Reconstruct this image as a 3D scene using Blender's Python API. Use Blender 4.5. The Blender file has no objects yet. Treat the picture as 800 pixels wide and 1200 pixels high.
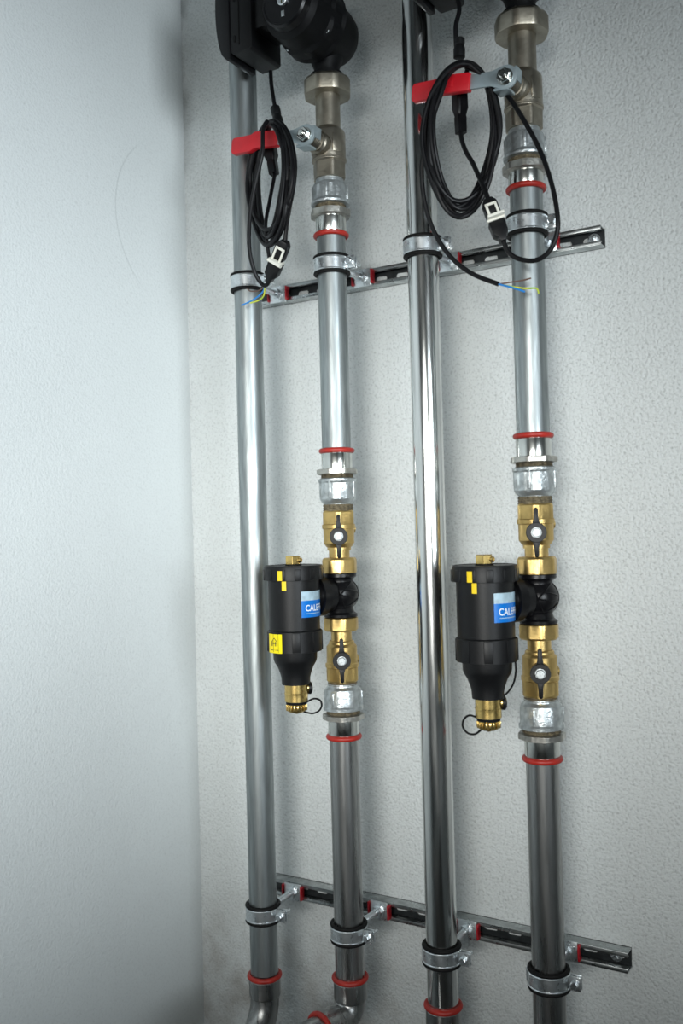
import bpy, bmesh, math, random
from mathutils import Vector, Matrix, noise
PI = math.pi
random.seed(7)
S = bpy.context.scene
COL = S.collection

# ------------------------------------------------------------------ camera, world, light, exposure
cam_d = bpy.data.cameras.new('camera')
cam = bpy.data.objects.new('camera', cam_d); COL.objects.link(cam)
cam_d.sensor_fit = 'VERTICAL'; cam_d.sensor_height = 36.0; cam_d.lens = 33.0
cam_d.clip_start = 0.02; cam_d.clip_end = 50
cam_d.dof.use_dof = True; cam_d.dof.focus_distance = 1.06; cam_d.dof.aperture_fstop = 5.0
cam.matrix_world = Matrix(((0.8513405, 0.0299969, 0.5237553, 0.0),
                           (0.5239786, 0.0004872, -0.8517313, -1.05),
                           (-0.0258045, 0.9995499, -0.0153030, 1.35),
                           (0, 0, 0, 1)))
S.camera = cam

w = bpy.data.worlds.new('world'); S.world = w; w.use_nodes = True
w.node_tree.nodes['Background'].inputs[0].default_value = (0.72, 0.86, 0.95, 1)
w.node_tree.nodes['Background'].inputs[1].default_value = 0.4

def area(name, loc, target, sx, sy, power, color, spread=180):
    d = bpy.data.lights.new(name, 'AREA'); d.shape = 'RECTANGLE'; d.size = sx; d.size_y = sy
    d.energy = power; d.color = color; d.spread = math.radians(spread)
    o = bpy.data.objects.new(name, d); COL.objects.link(o); o.location = loc
    o.rotation_euler = (Vector(target) - Vector(loc)).to_track_quat('-Z', 'Y').to_euler()
    return o
# daylight entering by the window of the right-hand wall, and an added soft fill light behind the camera
area('window_daylight', (1.17, -1.45, 1.55), (-0.9, -0.45, 1.60), 0.85, 0.6, 4.6, (0.87, 0.95, 1.0), 49)
area('front_fill', (-0.05, -2.1, 1.45), (-0.66, 0, 1.32), 1.1, 0.4, 2.4, (0.99, 1.0, 0.97), 39)

S.view_settings.view_transform = 'Standard'
S.view_settings.look = 'None'
S.view_settings.gamma = 1.0
S.view_settings.use_curve_mapping = False
S.view_settings.exposure = 0.0

# ------------------------------------------------------------------ materials
def mat(name, color, rough=0.5, metal=0.0, var=0.0, vscale=40.0, rvar=0.0, bump=0.0, bscale=200.0,
        stretch=(1, 1, 1), color2=None, coat=0.0, spec=0.5):
    m = bpy.data.materials.new(name); m.use_nodes = True
    nt = m.node_tree; N = nt.nodes; Lk = nt.links
    b = N['Principled BSDF']
    b.inputs['Base Color'].default_value = (*color, 1)
    b.inputs['Roughness'].default_value = rough
    b.inputs['Metallic'].default_value = metal
    b.inputs['Coat Weight'].default_value = coat
    b.inputs['Specular IOR Level'].default_value = spec
    if var or rvar or bump or color2:
        tc = N.new('ShaderNodeTexCoord'); mp = N.new('ShaderNodeMapping')
        mp.inputs['Scale'].default_value = stretch
        Lk.new(tc.outputs['Object'], mp.inputs['Vector'])
        nz = N.new('ShaderNodeTexNoise'); nz.inputs['Scale'].default_value = vscale
        nz.inputs['Detail'].default_value = 4
        Lk.new(mp.outputs[0], nz.inputs['Vector'])
        if var or color2:
            mx = N.new('ShaderNodeMix'); mx.data_type = 'RGBA'
            c2 = color2 if color2 else tuple(c * (1 - var) for c in color)
            mx.inputs[6].default_value = (*color, 1); mx.inputs[7].default_value = (*c2, 1)
            rp = N.new('ShaderNodeMapRange'); rp.inputs[1].default_value = 0.38; rp.inputs[2].default_value = 0.64
            Lk.new(nz.outputs['Fac'], rp.inputs[0]); Lk.new(rp.outputs[0], mx.inputs[0])
            Lk.new(mx.outputs[2], b.inputs['Base Color'])
        if rvar:
            r2 = N.new('ShaderNodeMapRange'); r2.inputs[1].default_value = 0.35; r2.inputs[2].default_value = 0.65
            r2.inputs[3].default_value = rough - rvar; r2.inputs[4].default_value = rough + rvar
            Lk.new(nz.outputs['Fac'], r2.inputs[0]); Lk.new(r2.outputs[0], b.inputs['Roughness'])
        if bump:
            n2 = N.new('ShaderNodeTexNoise'); n2.inputs['Scale'].default_value = bscale; n2.inputs['Detail'].default_value = 3
            Lk.new(mp.outputs[0], n2.inputs['Vector'])
            bp = N.new('ShaderNodeBump'); bp.inputs['Strength'].default_value = bump; bp.inputs['Distance'].default_value = 0.002
            Lk.new(n2.outputs['Fac'], bp.inputs['Height']); Lk.new(bp.outputs[0], b.inputs['Normal'])
    return m

def plaster(name, base, arc=False, darken=False, grain=1.0):
    m = bpy.data.materials.new(name); m.use_nodes = True
    nt = m.node_tree; N = nt.nodes; Lk = nt.links; b = N['Principled BSDF']
    b.inputs['Roughness'].default_value = 0.75; b.inputs['Specular IOR Level'].default_value = 0.3
    g = N.new('ShaderNodeNewGeometry')
    P = g.outputs['Position']
    n1 = N.new('ShaderNodeTexNoise'); n1.inputs['Scale'].default_value = 330; n1.inputs['Detail'].default_value = 2.5; n1.inputs['Roughness'].default_value = 0.6
    n2 = N.new('ShaderNodeTexVoronoi'); n2.inputs['Scale'].default_value = 300; n2.feature = 'SMOOTH_F1'
    n3 = N.new('ShaderNodeTexNoise'); n3.inputs['Scale'].default_value = 3.0; n3.inputs['Detail'].default_value = 3
    n4 = N.new('ShaderNodeTexNoise'); n4.inputs['Scale'].default_value = 150; n4.inputs['Detail'].default_value = 1
    for n in (n1, n2, n3, n4): Lk.new(P, n.inputs['Vector'])
    ad = N.new('ShaderNodeMath'); ad.operation = 'MULTIPLY_ADD'; ad.inputs[1].default_value = 0.6
    Lk.new(n2.outputs['Distance'], ad.inputs[0]); Lk.new(n1.outputs['Fac'], ad.inputs[2])
    bp = N.new('ShaderNodeBump'); bp.inputs['Strength'].default_value = min(1.0, 1.1 * grain); bp.inputs['Distance'].default_value = 0.0016
    Lk.new(ad.outputs[0], bp.inputs['Height']); Lk.new(bp.outputs[0], b.inputs['Normal'])
    def mix(fac, c1, c2):
        x = N.new('ShaderNodeMix'); x.data_type = 'RGBA'
        Lk.new(fac, x.inputs[0])
        if isinstance(c1, tuple): x.inputs[6].default_value = (*c1, 1)
        else: Lk.new(c1, x.inputs[6])
        x.inputs[7].default_value = (*c2, 1)
        return x.outputs[2]
    def rng(v, a, bb, c=0.0, d=1.0):
        r = N.new('ShaderNodeMapRange'); r.inputs[1].default_value = a; r.inputs[2].default_value = bb
        r.inputs[3].default_value = c; r.inputs[4].default_value = d
        Lk.new(v, r.inputs[0]); return r.outputs[0]
    def mul(u, v):
        r = N.new('ShaderNodeMath'); r.operation = 'MULTIPLY'; Lk.new(u, r.inputs[0])
        if isinstance(v, float): r.inputs[1].default_value = v
        else: Lk.new(v, r.inputs[1])
        return r.outputs[0]
    c = mix(rng(n3.outputs['Fac'], 0.35, 0.7), base, tuple(k * 0.93 for k in base))
    # pitted grey pores of the rubbed plaster
    c = mix(mul(rng(n1.outputs['Fac'], 0.49, 0.30), 0.62 * grain), c, tuple(k * 0.55 for k in base))
    c = mix(mul(rng(n4.outputs['Fac'], 0.34, 0.24), 0.30 * grain), c, tuple(k * 0.5 for k in base))
    sp = N.new('ShaderNodeSeparateXYZ'); Lk.new(P, sp.inputs[0])
    if darken:   # darker up the corner; low down, the pipes' shadow painted in brown
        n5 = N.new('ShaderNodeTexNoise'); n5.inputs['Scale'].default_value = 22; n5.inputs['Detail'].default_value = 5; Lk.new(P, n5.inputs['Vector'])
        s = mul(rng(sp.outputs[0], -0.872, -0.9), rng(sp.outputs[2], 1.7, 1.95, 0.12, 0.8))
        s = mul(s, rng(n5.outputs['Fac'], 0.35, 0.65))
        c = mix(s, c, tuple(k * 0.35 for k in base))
        s = mul(rng(sp.outputs[2], 0.84, 0.72, 0.0, 0.45), rng(n5.outputs['Fac'], 0.4, 0.65))
        s = mul(s, rng(sp.outputs[0], -0.35, -0.6))
        c = mix(s, c, (0.22, 0.17, 0.13))
    if arc:     # thin curved scratch, and a small chip
        cy = N.new('ShaderNodeVectorMath'); cy.operation = 'DISTANCE'
        Lk.new(P, cy.inputs[0]); cy.inputs[1].default_value = (-0.9, -0.0150, 1.785)
        s = mul(rng(cy.outputs['Value'], 0.1245, 0.1262), rng(cy.outputs['Value'], 0.1279, 0.1262))
        s = mul(s, rng(sp.outputs[1], -0.085, -0.115)); s = mul(s, 0.28)
        c = mix(s, c, (0.25, 0.28, 0.28))
    Lk.new(c, b.inputs['Base Color'])
    return m

M = {}
M['wall'] = plaster('plaster_white', (0.72, 0.75, 0.745), darken=True)
M['wall_smooth'] = plaster('plaster_smooth', (0.72, 0.755, 0.755), arc=True, grain=0.34)
M['wall_far'] = mat('paint_grey_white', (0.70, 0.73, 0.73), 0.8, var=0.1, vscale=3)
M['ceiling'] = mat('ceiling_paint', (0.3, 0.32, 0.33), 0.85, var=0.08, vscale=3)
M['floor'] = mat('concrete_floor', (0.13, 0.12, 0.11), 0.6, var=0.4, vscale=9, bump=0.3, bscale=90)
M['galv_pipe'] = mat('galvanised_tube', (0.39, 0.425, 0.43), 0.43, 1.0, var=0.3, vscale=30, rvar=0.05, stretch=(6, 6, 0.6), bump=0.08, bscale=60)
M['dull_pipe'] = mat('dull_steel_tube', (0.45, 0.455, 0.45), 0.31, 1.0, var=0.3, vscale=30, rvar=0.06, stretch=(6, 6, 0.4), bump=0.05, bscale=60)
M['flange'] = mat('zinc_flange', (0.50, 0.49, 0.45), 0.36, 0.9, var=0.35, vscale=110, rvar=0.08, bump=0.15, bscale=260)
M['steel_pipe'] = mat('bright_steel_tube', (0.76, 0.77, 0.755), 0.17, 1.0, var=0.2, vscale=30, rvar=0.05, stretch=(6, 6, 0.35))
M['steel_collar'] = mat('steel_collar', (0.66, 0.67, 0.64), 0.2, 1.0, var=0.12, vscale=60, rvar=0.05)
M['galv_cast'] = mat('galvanised_casting', (0.56, 0.60, 0.61), 0.42, 0.85, var=0.34, vscale=130, rvar=0.1, bump=0.3, bscale=300)
M['zinc'] = mat('zinc_plated', (0.74, 0.78, 0.80), 0.3, 0.95, var=0.1, vscale=120, rvar=0.06)
M['screw'] = mat('zinc_screw_head', (0.52, 0.55, 0.56), 0.5, 0.8, var=0.2, vscale=200)
M['rail'] = mat('rail_steel', (0.52, 0.55, 0.55), 0.32, 1.0, var=0.3, vscale=70, rvar=0.08)
M['rail_in'] = mat('rail_dark_inside', (0.035, 0.04, 0.042), 0.4, 0.2, var=0.4, vscale=90)  # near-black colour for the inside of the rail
M['brass'] = mat('yellow_brass', (0.62, 0.44, 0.17), 0.40, 0.95, var=0.2, vscale=70, rvar=0.07, bump=0.1, bscale=320)
M['brass_bright'] = mat('polished_brass', (0.78, 0.56, 0.20), 0.27, 1.0, var=0.12, vscale=90, rvar=0.05)
M['nickel'] = mat('nickel_brass', (0.39, 0.355, 0.29), 0.40, 1.0, var=0.22, vscale=60, rvar=0.07, bump=0.1, bscale=300)
M['hemp'] = mat('hemp_packing', (0.19, 0.155, 0.095), 0.9, var=0.5, vscale=260, bump=1.0, bscale=500, color2=(0.08, 0.065, 0.04))
M['black'] = mat('black_plastic', (0.0045, 0.0048, 0.0055), 0.45, var=0.2, vscale=60, bump=0.06, bscale=500, spec=0.3)
M['black_gloss'] = mat('black_moulded_plastic', (0.0045, 0.0045, 0.0055), 0.32, var=0.2, vscale=40, bump=0.08, bscale=200, spec=0.3)
M['pump_black'] = mat('black_cast_housing', (0.0035, 0.0038, 0.0045), 0.55, var=0.2, vscale=60, bump=0.08, bscale=300, spec=0.18)
M['cable'] = mat('black_cable', (0.004, 0.004, 0.005), 0.45, spec=0.25)
M['rubber'] = mat('black_rubber', (0.006, 0.006, 0.006), 0.65, bump=0.1, bscale=300, spec=0.2)
M['seal'] = mat('red_seal_ring', (0.43, 0.022, 0.013), 0.42, var=0.25, vscale=90)
M['red'] = mat('red_vinyl', (0.62, 0.012, 0.022), 0.38, var=0.12, vscale=50)
M['redclip'] = mat('red_plastic_clip', (0.45, 0.01, 0.02), 0.4)
M['grey_steel'] = mat('blue_grey_steel', (0.42, 0.50, 0.53), 0.42, 0.6, var=0.15, vscale=80)
M['white'] = mat('white_plastic', (0.75, 0.74, 0.66), 0.45)
M['label_blue'] = mat('label_blue_print', (0.0, 0.165, 0.60), 0.35)
M['label_pale'] = mat('label_pale_print', (0.44, 0.60, 0.70), 0.35, var=0.25, vscale=120)
M['label_white'] = mat('label_white_letters', (0.80, 0.85, 0.9), 0.4)
M['label_yellow'] = mat('yellow_label', (0.88, 0.72, 0.0), 0.4)
M['yellow'] = mat('yellow_paint_mark', (0.85, 0.60, 0.01), 0.45)
M['ink'] = mat('black_ink', (0.05, 0.05, 0.02), 0.5)
M['wire_blue'] = mat('blue_wire', (0.02, 0.22, 0.62), 0.4)
M['wire_green'] = mat('green_yellow_wire', (0.35, 0.55, 0.06), 0.4, color2=(0.72, 0.68, 0.05), vscale=120)
M['wire_brown'] = mat('brown_wire', (0.13, 0.07, 0.05), 0.4)

# ------------------------------------------------------------------ geometry helpers
class G:
    def __init__(self): self.v = []; self.f = []
    def add(self, vs, fs, mx=None):
        n = len(self.v)
        self.v += [tuple(mx @ Vector(p)) if mx else tuple(p) for p in vs]
        self.f += [tuple(i + n for i in f) for f in fs]
        return self
    def lathe(self, prof, seg=64, poly=None, mx=None, cap=True):
        """prof: (z, r[, facets]) ; poly=(n, apothem_ratio, phase)"""
        vs = []; fs = []
        for p in prof:
            z, r = p[0], p[1]; pl = p[2] if len(p) > 2 else None
            for k in range(seg):
                a = 2 * PI * k / seg; rr = r
                if pl and poly:
                    n, ap, ph = poly; q = 2 * PI / n
                    rr = min(r, r * ap / math.cos(((a - ph) % q) - q / 2))
                vs.append((rr * math.cos(a), rr * math.sin(a), z))
        m = len(prof)
        for i in range(m - 1):
            for k in range(seg):
                k2 = (k + 1) % seg
                fs.append((i * seg + k, i * seg + k2, (i + 1) * seg + k2, (i + 1) * seg + k))
        if cap:
            fs.append(tuple(range(seg))[::-1]); fs.append(tuple((m - 1) * seg + k for k in range(seg)))
        if prof[0][0] > prof[-1][0]: fs = [f[::-1] for f in fs]
        return self.add(vs, fs, mx)
    def ring(self, R, r, z=0, seg=72, s2=12, mx=None, a0=0, a1=2 * PI):
        vs = []; fs = []; full = abs(a1 - a0 - 2 * PI) < 1e-6
        n = seg if full else seg + 1
        for i in range(n):
            a = a0 + (a1 - a0) * i / seg
            for j in range(s2):
                b = 2 * PI * j / s2
                vs.append(((R + r * math.cos(b)) * math.cos(a), (R + r * math.cos(b)) * math.sin(a), z + r * math.sin(b)))
        for i in range(seg):
            i2 = (i + 1) % n
            for j in range(s2):
                j2 = (j + 1) % s2
                fs.append((i * s2 + j, i2 * s2 + j, i2 * s2 + j2, i * s2 + j2))
        if not full: fs.append(tuple(range(s2))); fs.append(tuple(seg * s2 + j for j in range(s2))[::-1])
        return self.add(vs, fs, mx)
    def band(self, r0, r1, z0, z1, a0, a1, seg=40, mx=None):
        """rectangular section swept round the axis"""
        full = abs(a1 - a0 - 2 * PI) < 1e-6; vs = []; fs = []
        n = seg if full else seg + 1
        for i in range(n):
            a = a0 + (a1 - a0) * i / seg; c, s = math.cos(a), math.sin(a)
            vs += [(r0 * c, r0 * s, z0), (r1 * c, r1 * s, z0), (r1 * c, r1 * s, z1), (r0 * c, r0 * s, z1)]
        for i in range(seg):
            i2 = (i + 1) % n
            for j in range(4):
                j2 = (j + 1) % 4
                fs.append((i * 4 + j, i2 * 4 + j, i2 * 4 + j2, i * 4 + j2)[::-1])
        if not full: fs.append((0, 1, 2, 3)); fs.append((seg * 4 + 3, seg * 4 + 2, seg * 4 + 1, seg * 4))
        return self.add(vs, fs, mx)
    def box(self, c, s, bev=0.0, mx=None):
        bm = bmesh.new(); bmesh.ops.create_cube(bm, size=1)
        for v in bm.verts: v.co = Vector((c[0] + v.co.x * s[0], c[1] + v.co.y * s[1], c[2] + v.co.z * s[2]))
        if bev: bmesh.ops.bevel(bm, geom=bm.edges[:], offset=bev, segments=2, affect='EDGES', profile=0.5)
        bm.verts.index_update()
        self.add([v.co.copy() for v in bm.verts], [tuple(v.index for v in f.verts) for f in bm.faces], mx)
        bm.free(); return self
    def prism(self, pts, d0, d1, bev=0.0, mx=None):
        """outline in x,z extruded along y"""
        bm = bmesh.new()
        a = [bm.verts.new((x, d0, z)) for x, z in pts]; f = bm.faces.new(a)
        r = bmesh.ops.extrude_face_region(bm, geom=[f])
        for e in r['geom']:
            if isinstance(e, bmesh.types.BMVert): e.co.y = d1
        bmesh.ops.recalc_face_normals(bm, faces=bm.faces[:])
        if bev: bmesh.ops.bevel(bm, geom=bm.edges[:], offset=bev, segments=2, affect='EDGES', profile=0.5)
        bm.verts.index_update()
        self.add([v.co.copy() for v in bm.verts], [tuple(v.index for v in f.verts) for f in bm.faces], mx)
        bm.free(); return self
    def tube(self, pts, r, seg=10, sub=6, mx=None, smooth=True, rad=None):
        P = [Vector(p) for p in pts]
        if smooth and len(P) > 2:
            Q = []
            for i in range(len(P) - 1):
                p0 = P[max(i - 1, 0)]; p1 = P[i]; p2 = P[i + 1]; p3 = P[min(i + 2, len(P) - 1)]
                for k in range(sub):
                    t = k / sub
                    Q.append(0.5 * ((2 * p1) + (p2 - p0) * t + (2 * p0 - 5 * p1 + 4 * p2 - p3) * t * t + (3 * p1 - p0 - 3 * p2 + p3) * t ** 3))
            Q.append(P[-1]); P = Q
        vs = []; fs = []; n = len(P)
        t = (P[1] - P[0]).normalized(); u = t.orthogonal().normalized()
        for i in range(n):
            t = (P[min(i + 1, n - 1)] - P[max(i - 1, 0)]).normalized()
            u = (u - t * u.dot(t)).normalized(); v = t.cross(u)
            rr = rad(i / (n - 1)) if rad else r
            for k in range(seg):
                a = 2 * PI * k / seg
                vs.append(P[i] + u * math.cos(a) * rr + v * math.sin(a) * rr)
        for i in range(n - 1):
            for k in range(seg):
                k2 = (k + 1) % seg
                fs.append((i * seg + k, i * seg + k2, (i + 1) * seg + k2, (i + 1) * seg + k))
        fs.append(tuple(range(seg))[::-1]); fs.append(tuple((n - 1) * seg + k for k in range(seg)))
        return self.add(vs, fs, mx)

def obj(name, g, m, parent=None, angle=32, label=None, kind=None):
    me = bpy.data.meshes.new(name); me.from_pydata(g.v, [], g.f); me.validate(); me.update()
    me.polygons.foreach_set('use_smooth', [True] * len(me.polygons)); me.set_sharp_from_angle(angle=math.radians(angle))
    me.materials.append(M[m] if isinstance(m, str) else m)
    o = bpy.data.objects.new(name, me); COL.objects.link(o)
    if parent: o.parent = parent
    if label: o['label'] = label
    if kind: o['kind'] = kind
    return o
def thing(name, label, cat, loc=(0, 0, 0), rotz=0, group=None):
    o = bpy.data.objects.new(name, None); COL.objects.link(o); o.empty_display_size = 0.02
    o.location = loc; o.rotation_euler = (0, 0, rotz); o['label'] = label; o['category'] = cat
    if group: o['group'] = group
    return o
def T(x=0, y=0, z=0): return Matrix.Translation((x, y, z))
def along(d, loc=(0, 0, 0)):
    """matrix taking local +z to direction d, at loc"""
    return T(*loc) @ Vector(d).to_track_quat('Z', 'Y').to_matrix().to_4x4()

# ------------------------------------------------------------------ room shell
XL, XR, YF, ZC = -0.9, 1.25, -2.7, 2.6
def struct(name, g, m): return obj(name, g, m, kind='structure')
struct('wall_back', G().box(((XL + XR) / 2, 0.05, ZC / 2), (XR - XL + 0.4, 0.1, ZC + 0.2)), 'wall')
struct('wall_left', G().box((XL - 0.05, YF / 2, ZC / 2), (0.1, -YF, ZC)), 'wall_smooth')
WY0, WY1, WZ0, WZ1 = -2.0, -0.95, 0.98, 1.82
g = G()
g.box((XR + 0.05, (YF + WY0) / 2, ZC / 2), (0.1, WY0 - YF, ZC)).box((XR + 0.05, WY1 / 2, ZC / 2), (0.1, -WY1, ZC))
g.box((XR + 0.05, (WY0 + WY1) / 2, WZ0 / 2), (0.1, WY1 - WY0, WZ0)).box((XR + 0.05, (WY0 + WY1) / 2, (WZ1 + ZC) / 2), (0.1, WY1 - WY0, ZC - WZ1))
struct('wall_right', g, 'wall_far')
struct('wall_front', G().box(((XL + XR) / 2, YF - 0.05, ZC / 2), (XR - XL, 0.1, ZC)), 'wall_far')
struct('floor', G().box(((XL + XR) / 2, YF / 2, -0.05), (XR - XL + 0.2, -YF + 0.2, 0.1)), 'floor')
struct('ceiling', G().box(((XL + XR) / 2, YF / 2, ZC + 0.05), (XR - XL + 0.2, -YF + 0.2, 0.1)), 'ceiling')
wf = G(); yc, zc = (WY0 + WY1) / 2, (WZ0 + WZ1) / 2
for y in (WY0 + 0.02, WY1 - 0.02): wf.box((XR + 0.04, y, zc), (0.06, 0.04, WZ1 - WZ0))
for z in (WZ0 + 0.02, WZ1 - 0.02): wf.box((XR + 0.04, yc, z), (0.06, WY1 - WY0, 0.04))
struct('window_1', wf, 'white')
# ------------------------------------------------------------------ positions along the wall
PY = -0.09                                   # axis of every pipe, 9 cm off the wall
PX = [-0.722, -0.595, -0.4727, -0.348]
R0 = 0.0175
TOPZ = 2.45
NAME = ['leftmost', 'second', 'third', 'rightmost']

def elbow(parent, x, z, m, dz=(0, -1), Rb=0.036):
    """press socket with a seal ring, then a quarter bend towards the room; z = ring height"""
    d = Vector((dz[0], dz[1], 0)).normalized()
    g = G().lathe([(z - 0.001, 0.0178), (z - 0.004, 0.0200), (z - 0.024, 0.0200), (z - 0.026, 0.0186)], 64)
    pts = []
    n = 18
    for i in range(n + 1):
        a = PI / 2 * i / n; q = Rb - Rb * math.cos(a)
        pts.append((d.x * q, d.y * q, z - 0.024 - Rb * math.sin(a)))
    q = Rb + 0.006
    e = (d.x * q, d.y * q, z - 0.024 - Rb)
    pts.append(e)
    g.tube(pts, 0.0182, 48, smooth=False)
    g.lathe([(-0.002, 0.0186), (0.0, 0.0200), (0.020, 0.0200), (0.023, 0.0178)], mx=along(d, e))
    obj('elbow', g, m, parent)
    obj('seal_ring', G().ring(0.0190, 0.0032, z), 'seal', parent)
    obj('seal_ring', G().ring(0.0190, 0.0032, 0.023, mx=along(d, e)), 'seal', parent)
    # horizontal run out of the elbow (below the picture)
    obj('branch_tube', G().lathe([(0.02, R0), (0.14, R0)], mx=along(d, e)), m, parent)

# the two plain risers
p = thing('steel_pipe', 'leftmost pipe, plain galvanised steel, running unbroken from top to bottom', 'pipe', (PX[0], PY, 0), group='heating pipes along the wall')
obj('tube', G().lathe([(0.79 + 0.0, R0), (TOPZ, R0)], 96), 'galv_pipe', p)
elbow(p, 0, 0.786, 'dull_pipe', dz=(0, -1), Rb=0.055)
p = thing('steel_pipe', 'shiny unbroken steel pipe, third from the left, between the two black filters', 'pipe', (PX[2], PY, 0), group='heating pipes along the wall')
obj('tube', G().lathe([(0.81, R0), (TOPZ, R0)], 96), 'steel_pipe', p)
elbow(p, 0, 0.8085, 'dull_pipe')

# broken risers: x, heights of upper stretch (collar, ring ...)
def adapter(parent, zf, zc, zr, up, R=0.0245, ph=0.3):
    """press adapter: thread flange from zf (far end) to zc, collar to zr with the seal ring.
    up=+1: flange at the top of the piece, ring below"""
    s = 1 if zf > zr else -1
    g = G()
    g.lathe([(zc, 0.0185), (zr + s * 0.0035, 0.0187), (zr + s * 0.001, 0.0178)] if s > 0 else
            [(zc, 0.0185), (zr - 0.0035, 0.0187), (zr - 0.001, 0.0178)], 80)
    obj('press_collar', g, 'steel_collar', parent, label='bright press collar')
    g = G().lathe([(zf, R - 0.0035, 1), (zf - s * 0.001, R, 1), (zc + s * 0.001, R, 1), (zc, R - 0.003, 1)], 96, (8, 0.955, ph))
    obj('hex_flange', g, 'flange', parent, angle=20)
    obj('seal_ring', G().ring(0.0186, 0.0031, zr), 'seal', parent)

for i, x in ((1, PX[1]), (3, PX[3])):
    side = 'left' if i == 1 else 'right'
    p = thing('steel_pipe', ('galvanised pipe between red valve and black filter, left filter line' if i == 1 else
              'galvanised pipe between red valve and black filter, right filter line'), 'pipe', (x, PY, 0), group='heating pipes along the wall')
    z1 = 1.7010 if i == 1 else 1.7055
    obj('tube', G().lathe([(1.4395, R0), (z1 + 0.002, R0)], 96), 'galv_pipe', p)
    adapter(p, 1.7315, 1.7225, z1, 1)
    adapter(p, 1.4120, 1.4190, 1.4410, -1, R=0.0252, ph=0.1)
    p = thing('steel_pipe', ('dull steel pipe running down below the left black filter' if i == 1 else
              'dull steel pipe running down below the right black filter'), 'pipe', (x, PY, 0), group='heating pipes along the wall')
    zb = 0.812 if i == 1 else 0.745
    obj('tube', G().lathe([(zb, R0), (1.100, R0)], 96), 'dull_pipe', p)
    adapter(p, 1.1265, 1.1190, 1.0985, 1, R=0.0250, ph=0.55)
    elbow(p, 0, zb, 'dull_pipe', dz=(-0.25, -1), Rb=0.021)

    # threaded sockets -------------------------------------------------
    def socket(name, label, prof, poly, hemps, ribs=0, rz=0.0, rr=0.0, zr=(0, 0)):
        t = thing(name, label, 'pipe fitting', (x, PY, 0), rotz=rz, group='galvanised threaded sockets')
        g = G().lathe(prof, 96, poly)
        for k in range(ribs):
            a = 2 * PI * k / ribs
            g.box((rr, 0, (zr[0] + zr[1]) / 2), (0.0022, 0.0028, zr[1] - zr[0]), 0.0006, Matrix.Rotation(a, 4, 'Z'))
        obj('socket_body', g, 'galv_cast', t, angle=24)
        for a, b, r in hemps:
            gg = G(); zz = a; k = 0
            pr = []
            while zz <= b + 1e-6:
                pr.append((zz, r + (0.0006 if k % 2 else -0.0003))); zz += (b - a) / 8; k += 1
            gg.lathe(pr, 48)
            obj('hemp_packing', gg, 'hemp', t, label='brown hemp thread packing')
    ct = math.radians(-45)
    socket('reducing_socket', 'galvanised socket under the nickel valve, %s filter line' % side,
           [(1.7370, 0.0215), (1.7376, 0.0232), (1.7400, 0.0234), (1.7420, 0.0220), (1.7440, 0.0216, 1), (1.7590, 0.0216, 1), (1.7625, 0.0200), (1.7640, 0.0172), (1.7720, 0.0168)],
           (8, 0.97, 0.25), [(1.7290, 1.7372, 0.0182)], 4, 0.35, 0.0212, (1.744, 1.7605))
    socket('reducing_socket', 'galvanised socket above the upper brass valve, %s filter line' % side,
           [(1.3705, 0.0160), (1.3770, 0.0172), (1.3800, 0.0200), (1.3830, 0.0218, 1), (1.4020, 0.0220, 1), (1.4040, 0.0230), (1.4068, 0.0232), (1.4080, 0.0205)],
           (8, 0.975, 0.35), [(1.4078, 1.4130, 0.0192), (1.3650, 1.3765, 0.0178)], 4, 0.1, 0.0217, (1.3845, 1.4045))
    socket('reducing_socket', 'galvanised socket under the lower brass valve, %s filter line' % side,
           [(1.1305, 0.0215), (1.1312, 0.0238), (1.1345, 0.0240), (1.1365, 0.0228, 1), (1.1520, 0.0226, 1), (1.1555, 0.0215), (1.1590, 0.0180), (1.1620, 0.0172)],
           (10, 0.985, 0.2), [(1.1245, 1.1312, 0.0195), (1.1600, 1.1665, 0.0172)], 3, 0.5, 0.0225, (1.137, 1.153))

    # nickel valve with red lever ------------------------------------
    t = thing('lever_valve', ('nickel ball valve with red lever tucked through the narrow cable coil, left' if i == 1 else
              'nickel ball valve with red lever tucked through the wide cable coil, right'), 'valve', (x, PY, 0), group='nickel ball valves with red levers')
    g = G()
    g.lathe([(1.7680, 0.0165, 1), (1.7690, 0.0196, 1), (1.7880, 0.0198, 1), (1.7895, 0.0178, 1)], 96, (6, 0.905, 0.25))
    g.lathe([(1.7880, 0.0180), (1.7898, 0.0198), (1.7940, 0.0203), (1.8240, 0.0203), (1.8268, 0.0190), (1.8300, 0.0158), (1.8320, 0.0145)], 96)
    g.lathe([(1.7905, 0.0205), (1.7912, 0.0211), (1.7930, 0.0211), (1.7937, 0.0203)], 96)
    g.lathe([(0, 0.0135), (0.026, 0.0135), (0.028, 0.0120), (0.031, 0.0118), (0.032, 0.0085), (0.048, 0.0085)], 48, mx=along((0, -1, 0), (0, 0, 1.8065)))
    for k in range(5):
        g.ring(0.0100, 0.0008, 0.033 + k * 0.0024, 36, 6, mx=along((0, -1, 0), (0, 0, 1.8065)))
    for a in (-2.15, -0.5): g.box((0.0190, 0, 1.808), (0.004, 0.012, 0.022), 0.0012, Matrix.Rotation(a, 4, 'Z'))
    obj('valve_body', g, 'nickel', t, angle=26)
    obj('tailpiece', G().lathe([(1.8300, 0.0150), (1.8890, 0.0150)], 64), 'nickel', t)
    g = G().lathe([(1.8700, 0.0205, 1), (1.8703, 0.0280, 1), (1.8720, 0.0287, 1), (1.8870, 0.0287, 1), (1.8900, 0.0270, 1), (1.8905, 0.0170)], 120, (8, 0.965, 0.15))
    g.lathe([(1.8700, 0.0205), (1.8775, 0.0205), (1.8776, 0.0150), (1.8780, 0.0150)], 64, cap=False)
    obj('union_nut', g, 'nickel', t, angle=24)
    # lever
    sy = -0.0500
    lv = G()
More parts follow.
